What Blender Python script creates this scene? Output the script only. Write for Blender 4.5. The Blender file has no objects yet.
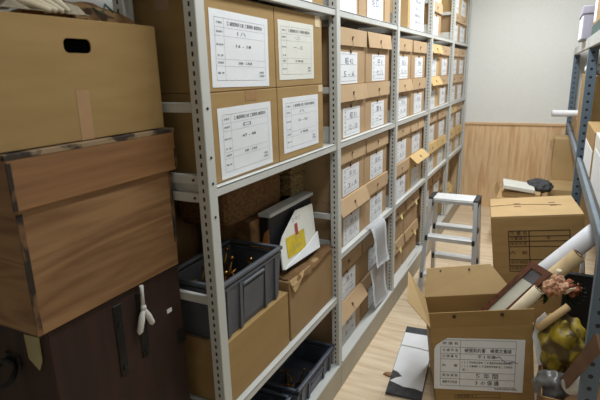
import bpy, bmesh, math, random
from mathutils import Vector, Matrix
random.seed(7)
SC = bpy.context.scene
COL = SC.collection
W = {}                                   # world matrix of every object that can be a parent
V = Vector

# ------------------------------------------------------------------ materials
def lin(c):
    return tuple(((v/255)/12.92 if v/255 <= .04045 else ((v/255+.055)/1.055)**2.4) for v in c) + (1,)

def new_mat(name, col, rough=.7, metal=0.0):
    m = bpy.data.materials.new(name); m.use_nodes = True
    b = m.node_tree.nodes['Principled BSDF']
    b.inputs['Base Color'].default_value = lin(col)
    b.inputs['Roughness'].default_value = rough
    b.inputs['Metallic'].default_value = metal
    return m, m.node_tree, b

def noise_mat(name, c1, c2, scale=8, stretch=(1, 1, 1), rough=.75, metal=0.0, detail=4, bump=0.0, lo=.35, hi=.65, wear=None):
    m, nt, b = new_mat(name, c1, rough, metal)
    N = nt.nodes; L = nt.links
    tc = N.new('ShaderNodeTexCoord'); mp = N.new('ShaderNodeMapping')
    mp.inputs['Scale'].default_value = stretch
    L.new(tc.outputs['Object'], mp.inputs['Vector'])
    nz = N.new('ShaderNodeTexNoise'); nz.inputs['Scale'].default_value = scale; nz.inputs['Detail'].default_value = detail
    L.new(mp.outputs['Vector'], nz.inputs['Vector'])
    cr = N.new('ShaderNodeValToRGB')
    cr.color_ramp.elements[0].position = lo; cr.color_ramp.elements[1].position = hi
    cr.color_ramp.elements[0].color = lin(c1); cr.color_ramp.elements[1].color = lin(c2)
    L.new(nz.outputs['Fac'], cr.inputs['Fac'])
    out = cr.outputs['Color']
    if wear:
        n2 = N.new('ShaderNodeTexNoise'); n2.inputs['Scale'].default_value = wear[1]; n2.inputs['Detail'].default_value = 6
        L.new(tc.outputs['Object'], n2.inputs['Vector'])
        r2 = N.new('ShaderNodeValToRGB'); r2.color_ramp.elements[0].position = wear[2]; r2.color_ramp.elements[1].position = wear[2]+.06
        L.new(n2.outputs['Fac'], r2.inputs['Fac'])
        mx = N.new('ShaderNodeMixRGB'); mx.inputs['Color2'].default_value = lin(wear[0])
        L.new(r2.outputs['Color'], mx.inputs['Fac']); L.new(out, mx.inputs['Color1'])
        out = mx.outputs['Color']
    L.new(out, b.inputs['Base Color'])
    if bump:
        bp = N.new('ShaderNodeBump'); bp.inputs['Strength'].default_value = bump; bp.inputs['Distance'].default_value = .004
        L.new(nz.outputs['Fac'], bp.inputs['Height']); L.new(bp.outputs['Normal'], b.inputs['Normal'])
    return m

def wood_mat(name, c1, c2, scale, stretch, rough=.55, dist=2.0, bands=3.0):
    """wood grain: distorted noise stretched along the grain"""
    m, nt, b = new_mat(name, c1, rough)
    N = nt.nodes; L = nt.links
    tc = N.new('ShaderNodeTexCoord'); mp = N.new('ShaderNodeMapping'); mp.inputs['Scale'].default_value = stretch
    L.new(tc.outputs['Object'], mp.inputs['Vector'])
    n1 = N.new('ShaderNodeTexNoise'); n1.inputs['Scale'].default_value = scale; n1.inputs['Detail'].default_value = 2
    n1.inputs['Distortion'].default_value = .4
    L.new(mp.outputs['Vector'], n1.inputs['Vector'])
    mu = N.new('ShaderNodeMath'); mu.operation = 'MULTIPLY'; mu.inputs[1].default_value = bands
    L.new(n1.outputs['Fac'], mu.inputs[0])
    fr = N.new('ShaderNodeMath'); fr.operation = 'PINGPONG'; fr.inputs[1].default_value = .5
    L.new(mu.outputs[0], fr.inputs[0])
    n2 = N.new('ShaderNodeTexNoise'); n2.inputs['Scale'].default_value = scale*6; n2.inputs['Detail'].default_value = 5
    L.new(mp.outputs['Vector'], n2.inputs['Vector'])
    ad = N.new('ShaderNodeMath'); ad.operation = 'ADD'
    L.new(fr.outputs[0], ad.inputs[0]); L.new(n2.outputs['Fac'], ad.inputs[1])
    cr = N.new('ShaderNodeValToRGB'); cr.color_ramp.elements[0].position = .45; cr.color_ramp.elements[1].position = 1.0
    cr.color_ramp.elements[0].color = lin(c1); cr.color_ramp.elements[1].color = lin(c2)
    L.new(ad.outputs[0], cr.inputs['Fac']); L.new(cr.outputs['Color'], b.inputs['Base Color'])
    return m

def slotted_mat(name, col, pitch, dash, half, side, dark, rough=.45, round_=False):
    """painted upright with a column of punched slots on its faces normal to local Y"""
    m, nt, b = new_mat(name, col, rough)
    N = nt.nodes; L = nt.links
    tc = N.new('ShaderNodeTexCoord'); sp = N.new('ShaderNodeSeparateXYZ'); L.new(tc.outputs['Object'], sp.inputs[0])
    def math_(op, a, v=None):
        n = N.new('ShaderNodeMath'); n.operation = op
        L.new(a, n.inputs[0])
        if v is not None:
            if isinstance(v, (int, float)): n.inputs[1].default_value = v
            else: L.new(v, n.inputs[1])
        return n.outputs[0]
    ge = N.new('ShaderNodeNewGeometry'); sn = N.new('ShaderNodeSeparateXYZ'); L.new(ge.outputs['Normal'], sn.inputs[0])
    z = math_('MODULO', math_('ADD', sp.outputs['Z'], 10.0), pitch)
    if round_:
        dx = sp.outputs['X']; dz = math_('SUBTRACT', z, pitch/2)
        d2 = math_('ADD', math_('MULTIPLY', dx, dx), math_('MULTIPLY', dz, dz))
        mask = math_('LESS_THAN', d2, half*half)
    else:
        mz = math_('LESS_THAN', z, dash)
        mx = math_('LESS_THAN', math_('ABSOLUTE', sp.outputs['X']), half)
        mask = math_('MULTIPLY', mz, mx)
    my = math_('GREATER_THAN', math_('ABSOLUTE', sn.outputs['Y']), .5)
    mask = math_('MULTIPLY', mask, my)
    mix = N.new('ShaderNodeMixRGB'); mix.inputs['Color1'].default_value = lin(col); mix.inputs['Color2'].default_value = lin(dark)
    L.new(mask, mix.inputs['Fac']); L.new(mix.outputs['Color'], b.inputs['Base Color'])
    return m

M = {}
M['paint'] = noise_mat('grey painted steel', (198, 199, 195), (204, 205, 201), 6, rough=.42)
M['slot'] = slotted_mat('slotted grey steel', (200, 201, 196), .025, .0125, .0034, 'Y', (25, 25, 27))
M['plinth'] = noise_mat('plinth steel', (168, 163, 146), (176, 170, 154), 8, rough=.5)
M['blue'] = slotted_mat('blue grey angle steel', (92, 108, 122), .05, .02, .0085, 'Y', (20, 24, 28), .5, True)
M['bluepaint'] = noise_mat('blue grey paint', (104, 118, 130), (114, 128, 140), 10, rough=.45)
M['beam'] = noise_mat('pale beam paint', (176, 178, 176), (184, 186, 184), 10, rough=.5)
M['deck'] = noise_mat('dark deck', (60, 58, 56), (76, 72, 68), 6)
M['archive'] = noise_mat('tan archive board', (172, 142, 106), (180, 150, 114), 5, rough=.8)
M['archive_lid'] = noise_mat('tan archive lid board', (184, 154, 118), (192, 162, 126), 5, rough=.75)
M['archive_yellow'] = noise_mat('yellowed archive board', (198, 166, 112), (205, 173, 119), 6, rough=.75)
M['carton'] = noise_mat('kraft carton', (155, 124, 75), (163, 132, 83), 4, (1, 1, 6), rough=.8)
M['carton_in'] = noise_mat('kraft carton inside', (190, 160, 112), (197, 168, 120), 4, rough=.8)
M['carton_dull'] = noise_mat('dull kraft carton', (148, 118, 78), (158, 128, 88), 5, rough=.85)
M['carton_light'] = noise_mat('light kraft carton', (182, 152, 106), (190, 160, 114), 5, rough=.8)
M['carton_old'] = noise_mat('old brown carton', (140, 104, 66), (158, 122, 80), 9, rough=.85, wear=((110, 78, 46), 5, .6))
M['print'] = new_mat('dark brown carton print', (70, 44, 26), .8)[0]
M['printred'] = new_mat('brown print', (96, 56, 34), .8)[0]
M['tape'] = noise_mat('brown tape', (158, 122, 84), (166, 130, 92), 12, rough=.3)
M['kraft_tape'] = noise_mat('pinkish kraft tape', (172, 134, 96), (178, 140, 102), 12, rough=.35)
M['clear_tape'] = new_mat('clear tape', (216, 196, 160), .2)[0]
M['paper'] = noise_mat('white label paper', (226, 228, 231), (232, 234, 237), 10, rough=.7)
M['paper_cream'] = noise_mat('cream label paper', (218, 217, 208), (225, 224, 216), 10, rough=.7)
M['ink'] = new_mat('black ink', (36, 36, 42), .8)[0]
M['inkgrey'] = new_mat('grey ruled ink', (140, 144, 156), .8)[0]
M['pen'] = new_mat('blue black pen', (104, 106, 134), .8)[0]
M['stringy'] = new_mat('tie string', (206, 186, 152), .9)[0]
M['button'] = new_mat('red brown button', (92, 48, 32), .6)[0]
M['brownboard'] = noise_mat('dark brown board', (92, 66, 44), (110, 80, 54), 8, rough=.8)
M['dark'] = new_mat('dark hole shade', (6, 5, 5), 1)[0]
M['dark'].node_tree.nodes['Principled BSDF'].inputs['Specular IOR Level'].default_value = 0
M['plastic'] = noise_mat('grey plastic', (84, 87, 94), (92, 95, 102), 14, rough=.4)
M['plastic_dk'] = noise_mat('dark grey plastic', (70, 76, 90), (78, 84, 98), 14, rough=.42)
M['gold'] = noise_mat('tarnished brass', (176, 130, 60), (110, 76, 36), 40, rough=.3, metal=1.0)
M['wicker'] = noise_mat('woven wicker', (126, 88, 44), (88, 58, 28), 60, (1, 1, 2.2), rough=.8, bump=.8, detail=1)
M['straw'] = noise_mat('pale woven bamboo', (140, 118, 74), (90, 72, 40), 70, (1, 1, 2), rough=.8, bump=.8, detail=1)
M['black'] = noise_mat('black board', (24, 26, 30), (32, 34, 38), 12, rough=.5)
M['charcoal'] = noise_mat('charcoal cloth', (58, 59, 62), (76, 77, 80), 30, rough=.85, bump=.3)
M['silver'] = noise_mat('silver lid', (202, 208, 212), (214, 218, 222), 16, rough=.35, metal=.0)
M['alu'] = noise_mat('brushed aluminium', (196, 199, 203), (214, 216, 220), 30, (1, 20, 20), rough=.32, metal=.75)
M['alu_lit'] = noise_mat('lit aluminium tread', (226, 228, 230), (236, 238, 240), 30, rough=.35, metal=.25)  # brighter copy of the aluminium, light on the treads put into the colour
M['rubber'] = new_mat('black plastic cap', (26, 27, 30), .5)[0]
M['oldwood'] = wood_mat('aged paulownia wood', (122, 84, 50), (154, 116, 76), 2.2, (.45, .45, 4.0), .6, bands=9)
M['lidwood'] = wood_mat('reddish lid wood', (128, 88, 52), (150, 108, 68), 2.4, (.3, .3, 5.0), .55, bands=4)
M['wornedge'] = noise_mat('worn dark edging', (52, 40, 32), (150, 126, 96), 7, (1, 1.5, 2), lo=.45, hi=.52)
M['darkedge'] = noise_mat('torn dark corner paper', (40, 28, 20), (126, 90, 56), 26, (1, 1, .5), lo=.48, hi=.6)
M['trunk'] = noise_mat('dark lacquered trunk wood', (36, 16, 8), (54, 27, 14), 7, (3, 3, .6), rough=.7, wear=((70, 42, 24), 9, .7))
M['iron'] = noise_mat('black iron', (20, 20, 21), (34, 32, 31), 20, rough=.5, metal=.4)
M['notepaper'] = noise_mat('yellowed note paper', (164, 150, 108), (174, 160, 118), 14)
M['cloth'] = noise_mat('off white cloth', (188, 174, 146), (214, 204, 182), 9, rough=.9)
M['brownpaper'] = noise_mat('stained brown paper', (122, 82, 46), (176, 140, 96), 14, lo=.4, hi=.6, rough=.85, wear=((80, 56, 38), 12, .62))
M['cottonwhite'] = noise_mat('white cotton', (214, 212, 208), (226, 224, 220), 20, rough=.9)
M['frame'] = wood_mat('mahogany frame', (58, 30, 18), (104, 56, 30), 4, (6, 1, 6), .35)
M['mount'] = noise_mat('pale mount', (196, 194, 178), (206, 204, 190), 10, rough=.35)
M['picture'] = noise_mat('grey picture', (80, 78, 82), (98, 96, 100), 8, rough=.3)
M['tube'] = noise_mat('white tube paper', (206, 206, 210), (218, 218, 222), 10, rough=.55)
M['kraftroll'] = noise_mat('beige roll paper', (176, 150, 110), (194, 170, 128), 14, rough=.8)
M['creamroll'] = noise_mat('cream roll paper', (204, 188, 158), (214, 200, 172), 14, rough=.8)
M['yellowbag'] = noise_mat('yellow plastic bag', (132, 112, 26), (170, 148, 40), 10, rough=.5, wear=((82, 64, 26), 13, .5))
M['greybag'] = noise_mat('grey plastic bag', (82, 80, 78), (108, 106, 104), 10, rough=.3)
M['petal'] = noise_mat('peach petals', (186, 128, 98), (210, 170, 138), 20, rough=.8)
M['rust'] = noise_mat('rust petals', (134, 74, 50), (160, 96, 66), 20, rough=.8)
M['leaf'] = noise_mat('green leaves', (66, 98, 54), (96, 124, 76), 20, rough=.7)
M['leafdk'] = noise_mat('dark green leaves', (36, 58, 42), (52, 76, 54), 20, rough=.7)
M['lilac'] = noise_mat('lilac grey plastic', (150, 148, 164), (160, 158, 172), 12, rough=.5)
M['greenbox'] = noise_mat('dark green board', (52, 76, 74), (64, 88, 86), 12)
M['yellowprint'] = noise_mat('yellow print', (214, 190, 52), (196, 168, 40), 26, rough=.6)
M['pinkprint'] = new_mat('red print', (168, 70, 60), .6)[0]
M['orange'] = new_mat('orange print', (190, 126, 66), .7)[0]
M['yellowtag'] = new_mat('pale yellow tag', (222, 208, 140), .8)[0]
M['wallwhite'] = noise_mat('white wallpaper', (226, 227, 223), (229, 230, 226), 40, rough=.85)
M['ceil'] = new_mat('ceiling white', (220, 220, 216), .9)[0]
M['wainscot'] = wood_mat('oak panel', (206, 166, 120), (230, 198, 156), 1.5, (9, 9, .8), .55, bands=3)
M['rail'] = wood_mat('oak rail', (206, 168, 126), (220, 186, 146), 1.5, (1, 9, 9), .5)

def floor_mat():
    m, nt, b = new_mat('pale oak floor', (214, 186, 152), .45)
    N = nt.nodes; L = nt.links
    tc = N.new('ShaderNodeTexCoord')
    br = N.new('ShaderNodeTexBrick')
    br.inputs['Color1'].default_value = lin((234, 214, 186)); br.inputs['Color2'].default_value = lin((228, 206, 176))
    br.inputs['Mortar'].default_value = lin((206, 182, 150))
    br.inputs['Scale'].default_value = 1; br.inputs['Mortar Size'].default_value = .0012
    br.inputs['Brick Width'].default_value = .62; br.inputs['Row Height'].default_value = .105; br.offset = .37
    L.new(tc.outputs['Object'], br.inputs['Vector'])
    mp = N.new('ShaderNodeMapping'); mp.inputs['Scale'].default_value = (1.6, 14, 1)
    L.new(tc.outputs['Object'], mp.inputs['Vector'])
    nz = N.new('ShaderNodeTexNoise'); nz.inputs['Scale'].default_value = 2.2; nz.inputs['Detail'].default_value = 5
    L.new(mp.outputs['Vector'], nz.inputs['Vector'])
    cr = N.new('ShaderNodeValToRGB'); cr.color_ramp.elements[0].color = lin((222, 213, 200)); cr.color_ramp.elements[1].color = (1, 1, 1, 1)
    cr.color_ramp.elements[0].position = .3; cr.color_ramp.elements[1].position = .62
    L.new(nz.outputs['Fac'], cr.inputs['Fac'])
    mx = N.new('ShaderNodeMixRGB'); mx.blend_type = 'MULTIPLY'; mx.inputs['Fac'].default_value = .8
    L.new(br.outputs['Color'], mx.inputs['Color1']); L.new(cr.outputs['Color'], mx.inputs['Color2'])
    L.new(mx.outputs['Color'], b.inputs['Base Color'])
    return m
M['floor'] = floor_mat()

# ------------------------------------------------------------------ mesh builder
class MB:
    def __init__(s): s.bm = bmesh.new(); s.mats = []
    def mi(s, m):
        m = M[m] if isinstance(m, str) else m
        if m not in s.mats: s.mats.append(m)
        return s.mats.index(m)
    def box(s, x0, x1, y0, y1, z0, z1, m, bev=0.0, mx=None, seg=1):
        t = bmesh.new(); bmesh.ops.create_cube(t, size=1)
        for v in t.verts:
            v.co = V(((x0+x1)/2+v.co.x*(x1-x0), (y0+y1)/2+v.co.y*(y1-y0), (z0+z1)/2+v.co.z*(z1-z0)))
        if bev: bmesh.ops.bevel(t, geom=t.edges[:], offset=bev, segments=seg, affect='EDGES', profile=.5)
        return s.add(t, m, mx)
    def add(s, t, m, mx=None, smooth=False):
        i = s.mi(m)
        if mx is not None: bmesh.ops.transform(t, matrix=mx, verts=t.verts)
        vm = {v: s.bm.verts.new(v.co) for v in t.verts}
        for f in t.faces:
            try: nf = s.bm.faces.new([vm[v] for v in f.verts])
            except ValueError: continue
            nf.material_index = i; nf.smooth = smooth or f.smooth
        t.free(); return s
    def tube(s, pts, r, m, seg=10, caps=True, smooth=True):
        """round tube along points; r a number or a list"""
        pts = [V(p) for p in pts]; rs = r if isinstance(r, (list, tuple)) else [r]*len(pts)
        t = bmesh.new(); rings = []; prev = None
        for i, p in enumerate(pts):
            d = (pts[min(i+1, len(pts)-1)]-pts[max(i-1, 0)]).normalized()
            a = d.cross(V((0, 0, 1))) if abs(d.z) < .95 else d.cross(V((0, 1, 0)))
            a.normalize()
            if prev is not None and a.dot(prev) < 0: a = -a
            prev = a; b = d.cross(a)
            rings.append([t.verts.new(p+(a*math.cos(2*math.pi*k/seg)+b*math.sin(2*math.pi*k/seg))*rs[i]) for k in range(seg)])
        for i in range(len(pts)-1):
            for k in range(seg):
                f = t.faces.new((rings[i][k], rings[i][(k+1) % seg], rings[i+1][(k+1) % seg], rings[i+1][k])); f.smooth = smooth
        if caps:
            for R in (rings[0], rings[-1]):
                t.faces.new(R)
        bmesh.ops.recalc_face_normals(t, faces=t.faces[:])
        return s.add(t, m)
    def slab(s, pts, th, m, n=None):
        """thick polygon: pts an outline, extruded by th along its normal (or n)"""
        pts = [V(p) for p in pts]
        nn = V(n).normalized() if n is not None else (pts[1]-pts[0]).cross(pts[2]-pts[0]).normalized()
        t = bmesh.new(); a = [t.verts.new(p) for p in pts]; b = [t.verts.new(p+nn*th) for p in pts]
        t.faces.new(a); t.faces.new(b)
        k = len(pts)
        for i in range(k): t.faces.new((a[i], a[(i+1) % k], b[(i+1) % k], b[i]))
        bmesh.ops.recalc_face_normals(t, faces=t.faces[:])
        return s.add(t, m)
    def rect(s, o, ex, ey, u0, u1, v0, v1, off, m):
        """thin mark lying on a face: origin o, axes ex, ey, raised by off along ex x ey"""
        n = ex.cross(ey).normalized(); p = lambda u, v: o+ex*u+ey*v+n*off
        t = bmesh.new(); t.faces.new([t.verts.new(p(*q)) for q in ((u0, v0), (u1, v0), (u1, v1), (u0, v1))])
        return s.add(t, m)
    def text(s, body, o, ex, ey, u, v, size, off, m, width=None, center=True):
        n = ex.cross(ey).normalized()
        src = text_mesh(body)
        t = bmesh.new(); t.from_mesh(src)
        xs = [q.co.x for q in t.verts]
        if not xs: return s
        w = max(xs)-min(xs); kx = size if width is None else width/w
        x0 = (min(xs)+w/2) if center else min(xs)
        for q in t.verts: q.co = o+ex*(u+(q.co.x-x0)*kx)+ey*(v+(q.co.y-.36)*size)+n*off
        return s.add(t, m)
    def grid(s, f, nu, nv, m, smooth=True, th=0.0):
        t = bmesh.new(); g = [[t.verts.new(V(f(i/nu, j/nv))) for j in range(nv+1)] for i in range(nu+1)]
        for i in range(nu):
            for j in range(nv):
                q = t.faces.new((g[i][j], g[i+1][j], g[i+1][j+1], g[i][j+1])); q.smooth = smooth
        if th:
            bmesh.ops.solidify(t, geom=t.faces[:], thickness=th)
        return s.add(t, m)
    def blob(s, c, r, m, rough=.15, sub=3, freq=3, flat=None, seed=0):
        from mathutils import noise
        t = bmesh.new(); bmesh.ops.create_icosphere(t, subdivisions=sub, radius=1)
        for v in t.verts:
            d = v.co.normalized(); k = 1+rough*noise.noise(d*freq+V((seed, seed*1.7, 0)))*2
            v.co = V((c[0]+d.x*r[0]*k, c[1]+d.y*r[1]*k, c[2]+d.z*r[2]*k))
            if flat is not None and v.co.z < flat: v.co.z = flat
        for f in t.faces: f.smooth = True
        return s.add(t, m)
    def build(s, name, parent=None, at=None, kind=None):
        me = bpy.data.meshes.new(name)
        loc = V(at) if at is not None else V((0, 0, 0))
        inv = W[parent.name].inverted() if parent else Matrix.Translation(-loc)
        bmesh.ops.transform(s.bm, matrix=inv, verts=s.bm.verts)
        s.bm.to_mesh(me); s.bm.free()
        for m in s.mats: me.materials.append(m)
        o = bpy.data.objects.new(name, me); COL.objects.link(o)
        if parent: o.parent = parent; W[o.name] = W[parent.name]
        else: o.location = loc; W[o.name] = Matrix.Translation(loc)
        if kind: o['kind'] = kind
        return o

_T = {}
def text_mesh(body):
    if body not in _T:
        c = bpy.data.curves.new('lettering', 'FONT'); c.body = body; c.size = 1; c.resolution_u = 1
        o = bpy.data.objects.new('lettering', c); COL.objects.link(o)
        bpy.context.view_layer.update()
        _T[body] = bpy.data.meshes.new_from_object(o.evaluated_get(bpy.context.evaluated_depsgraph_get()))
        bpy.data.objects.remove(o); bpy.data.curves.remove(c)
    return _T[body]

def tag(o, label, cat, group=None):
    o['label'] = label; o['category'] = cat
    if group: o['group'] = group
    return o
def thing(name, label, cat, loc, group=None, mat=None):
    o = bpy.data.objects.new(name, None); COL.objects.link(o); o.empty_display_size = .05
    m = mat if mat is not None else Matrix.Translation(V(loc))
    o.matrix_world = m; W[o.name] = m
    return tag(o, label, cat, group)
def dup(o, loc, label):
    r = o.copy(); COL.objects.link(r); r.location = loc; r['label'] = label
    for ch in o.children:
        c = ch.copy(); COL.objects.link(c); c.parent = r
        for g in ch.children:
            d = g.copy(); COL.objects.link(d); d.parent = c
    return r
X, Y, Z = V((1, 0, 0)), V((0, 1, 0)), V((0, 0, 1))

# ------------------------------------------------------------------ room
YB = 5.94
def room():
    b = MB(); b.box(-1.6, 1.1, -1.6, YB+.1, -.1, 0, 'floor'); b.build('floor', kind='structure')
    b = MB(); b.box(-1.6, 1.1, YB, YB+.1, 0, 2.8, 'wallwhite'); b.build('wall_back', kind='structure')
    b = MB(); b.box(-1.6, 1.0, YB-.008, YB-.001, .001, .968, 'wainscot'); b.build('trim_1', kind='structure')
    b = MB(); b.box(-1.6, 1.0, YB-.022, YB-.001, .969, .998, 'rail', .004); b.build('trim_2', kind='structure')
    b = MB(); b.box(-1.6, -1.5, -1.6, YB, 0, 2.8, 'wallwhite'); b.build('wall_left', kind='structure')
    b = MB(); b.box(1.0, 1.1, -1.6, YB, 0, 2.8, 'wallwhite'); b.build('wall_right', kind='structure')
    b = MB(); b.box(-1.5, 1.0, -1.6, -1.5, 0, 2.8, 'wallwhite'); b.build('wall_front', kind='structure')
    b = MB(); b.box(-1.6, 1.1, -1.6, YB+.1, 2.7, 2.8, 'ceil'); b.build('ceiling', kind='structure')
room()

# ------------------------------------------------------------------ long grey rack
FX, RX = -.834, -1.124                     # aisle side and rear side of the uprights
Y0, BW = 1.1111, .9593
PY = [Y0+BW*k for k in range(6)]           # far edge of each frame
HT = 2.45
LEVELS = lambda k: (.52 if k == 0 else .73, 1.283, 1.86, 2.42)
rack = thing('shelving_rack', 'long light grey slotted steel shelving run of five bays along the left of the aisle', 'shelving', (FX, Y0, 0))
def upright(x0, x1, y1):
    b = MB(); cx = (x0+x1)/2
    b.box(x0, x1, y1-.04, y1, 0, HT, 'slot', .002)
    me = b.bm
    o = b.build('post', rack)
    # local origin on the post's own axis, so that the slots run down its middle
    d = V((cx, y1, 0))-W[rack.name].translation
    for v in o.data.vertices: v.co -= d
    o.location = d
for k, y in enumerate(PY):
    upright(FX-.04, FX, y); upright(RX, RX+.04, y)
for k in range(5):
    ya, yb = PY[k]+.001, PY[k+1]-.041
    for z in LEVELS(k):
        b = MB()
        b.box(RX+.005, FX-.006, ya, yb, z-.004, z, 'paint')
        b.box(FX-.012, FX-.006, ya, yb, z-.028, z+.001, 'paint', .0015)
        b.box(RX+.005, RX+.011, ya, yb, z-.028, z+.001, 'paint')
        b.box(FX-.03, FX-.012, ya, yb, z-.028, z-.024, 'paint')
        b.build('shelf', rack)
    b = MB(); b.box(RX+.005, FX-.006, ya, yb, .136, .14, 'paint'); b.build('base_shelf', rack)
    b = MB(); b.box(FX-.012, FX+.004, PY[k]-.02 if k else ya, PY[k+1]-.021, .001, .132, 'plinth', .003)
    b.box(FX-.03, FX+.004, ya, yb, .132, .141, 'paint', .002)
    b.build('plinth', rack)
for k, y in enumerate(PY):
    zs = (1.283, 1.86) if k == 0 else (.73, 1.283, 1.86)
    for z in zs:
        b = MB()                                     # channel shaped side plate at each shelf end
        b.box(RX+.041, FX-.041, y-.022, y-.016, z-.04, z+.075 if k else z+.04, 'paint')
        if k == 0:
            b.box(RX+.041, FX-.041, y-.036, y-.02, z+.014, z+.04, 'paint', .002)
            b.box(RX+.041, FX-.041, y-.036, y-.02, z-.04, z-.013, 'paint', .002)
            for q in (z+.027, z-.027): b.tube([(FX-.055, y-.04, q), (FX-.055, y-.036, q)], .004, 'button', 8)
        b.build('side_plate', rack)
    for z in ((.93, 1.515, .35, 2.1) if k == 0 else (.93, 1.52, 2.1)):
        b = MB(); b.box(RX+.041, FX-.041, y-.034, y-.018, z-.014, z+.014, 'paint', .002); b.build('side_bar', rack)
# bolts on the near post's aisle face
for z in (1.512, 1.375, 1.30, 1.2):
    b = MB(); b.tube([(FX, Y0-.02, z), (FX+.002, Y0-.02, z)], .004, 'iron', 8); b.build('bolt', rack)

# ------------------------------------------------------------------ archive boxes (front face at x=0 facing +x)
AW, AH, AD = .418, .256, .245
NOTES = [('昭 42', '5 - 6'), ('平 3', '七 八'), ('昭 51', '12 - 13'), ('第 8', '一 二'), ('平 10', '3 - 4')]
PROTO = {}
def archive_box(angle, tone, lab, note):
    body = {'t': 'archive', 'y': 'archive_yellow', 'd': 'carton_dull'}[tone]
    lidm = {'t': 'archive_lid', 'y': 'archive_yellow', 'd': 'archive'}[tone]
    t = thing('archive_box', '', 'archive box', (0, 0, 0))
    b = MB(); b.box(-AD, 0, 0, AW, 0, AH-.006, body, .003); b.build('body', t)
    ca, sa = math.cos(angle), math.sin(angle); fh = .078
    fo = V((.006, 0, AH)); down = V((sa, 0, -ca)); out = V((ca, 0, sa))
    b = MB(); b.box(-AD, .006, -.0005, AW+.0005, AH-.005, AH, lidm)
    b.slab([fo+Y*.001, fo+Y*(AW-.001), fo+Y*(AW-.008 if angle < .2 else AW-.001)+down*fh, fo+Y*.008+down*fh], .004, lidm, out)
    lid = b.build('lid', t)
    b = MB(); c = fo+Y*AW/2+down*fh*.55+out*.004
    b.tube([c, c+out*.004], .0095, 'button', 10); b.build('button', t)
    c2 = V((.0005, AW/2, .152))
    if lab != 'n':
        b = MB(); b.tube([c2, c2+X*.004], .0085, 'button', 10); b.build('button', t)
        b = MB(); b.tube([c+out*.004, c+down*fh*.5+out*.005, c2+X*.006+Z*.02, c2+X*.005], .0022, 'stringy', 5); b.build('tie_string', t)
        o = V((.0005, 0, 0)); b = MB()
        u0, u1, v0, v1 = {'m': (.1, .335, .006, .146), 'w': (.03, .30, .004, .15), 's': (.14, .32, .012, .15)}[lab]
        b.slab([o+Y*u0+Z*v0, o+Y*u1+Z*v0, o+Y*u1+Z*v1, o+Y*u0+Z*v1], .0008, 'paper', X)
        o = o+X*.001; w = u1-u0; h = v1-v0
        a, c_ = NOTES[note % 5]
        b.text(a, o, Y, Z, u0+w*.58, v0+h*.72, .034, .0004, 'pen', width=w*.38)
        b.text(c_, o, Y, Z, u0+w*.58, v0+h*.32, .036, .0004, 'pen', width=w*.5)
        for q in (.86, .7, .5, .34, .16):
            b.text('番号', o, Y, Z, u0+w*.13, v0+h*q, .012, .0004, 'inkgrey')
        for q in (.93, .6, .22, .08): b.rect(o, Y, Z, u0+w*.06, u1-w*.06, v0+h*q, v0+h*q+.0015, .0003, 'inkgrey')
        b.build('label', t)
    if lab == 'n':
        b = MB(); b.tube([c2, c2+X*.004], .0085, 'button', 10); b.build('button', t)
        b = MB(); p = fo+Y*AW*.62+down*fh*.9+out*.006
        b.slab([p, p+Y*.05+Z*.008, p+Y*.04-Z*.028+X*.01, p+Y*.004-Z*.03+X*.012], .001, 'yellowtag'); b.build('tag', t)
    return t
def place_archive(x, y, z, key, label):
    if key not in PROTO:
        t = archive_box(*key); t.location = (x, y, z); t['label'] = label; t['group'] = 'archive boxes on the grey shelving'
        PROTO[key] = t; return t
    return dup(PROTO[key], (x, y, z), label)
BAYS = {1: 'second', 2: 'third', 3: 'fourth', 4: 'fifth'}
odd = {  # (bay, level, layer, column): (flap angle, tone, label kind)
    (1, 'upper', 1, 0): (0.03, 't', 'w'), (1, 'upper', 1, 1): (.12, 't', 'm'), (1, 'upper', 0, 0): (.12, 't', 'm'),
    (1, 'middle', 0, 0): (.35, 't', 'm'), (1, 'base', 0, 0): (.55, 't', 'm'), (1, 'base', 0, 1): (.05, 'd', 's'),
    (1, 'base', 1, 0): (.03, 'd', 'm'), (1, 'base', 1, 1): (.03, 'd', 's'),
    (2, 'upper', 0, 0): (.2, 't', 'm'), (2, 'middle', 0, 1): (.85, 'y', 'm'), (2, 'middle', 1, 1): (.12, 't', 'm'),
    (3, 'upper', 1, 0): (.35, 'y', 'w'), (3, 'upper', 0, 0): (.5, 'y', 'w'), (3, 'middle', 0, 0): (.2, 'y', 'm'), (3, 'middle', 0, 1): (.2, 'y', 'm'),
    (4, 'middle', 1, 0): (.2, 'y', 'm'), (4, 'middle', 0, 0): (.2, 'y', 'm'), (4, 'middle', 0, 1): (.2, 'y', 'm')}
WORD = {0.03: 'flap shut', 0.05: 'flap shut', .12: 'flap ajar', .2: 'flap ajar', .3: 'flap lifted', .35: 'flap lifted', .5: 'flap raised', .55: 'flap raised', .85: 'flap wide open'}
n = 0
for k in (1, 2, 3, 4):
    for lev, z in (('upper', 1.2835), ('middle', .7305), ('base', .1415)):
        for layer in (1, 0):
            for col in (0, 1):
                if k == 4 and lev == 'base' and (layer or col): continue
                ang, tone, lab = odd.get((k, lev, layer, col), (.03, 'd' if lev == 'base' else 't', 'm'))
                if k == 2 and lev == 'base': ang, tone, lab = .12, 't', 'n'
                if k == 4 and lev == 'base': ang, tone, lab = .55, 'y', 'n'
                x = (-.892 if lev == 'base' else -.868)+random.uniform(-.004, .003); y = PY[k]+.008+col*.423+(random.uniform(-.002, .002) if col == 0 else random.uniform(0, .012))
                place_archive(x, y, z+layer*(AH+.0005), (ang, tone, lab, n % 5 if lab != 'n' else 0),
                              '%s archive box, %s, %s %s on the %s shelf of the %s bay' % ('yellowish' if tone == 'y' else 'tan', WORD[ang], 'top' if layer else 'lower', 'left' if col == 0 else 'right', lev, BAYS[k]))
                n += 1
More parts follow.
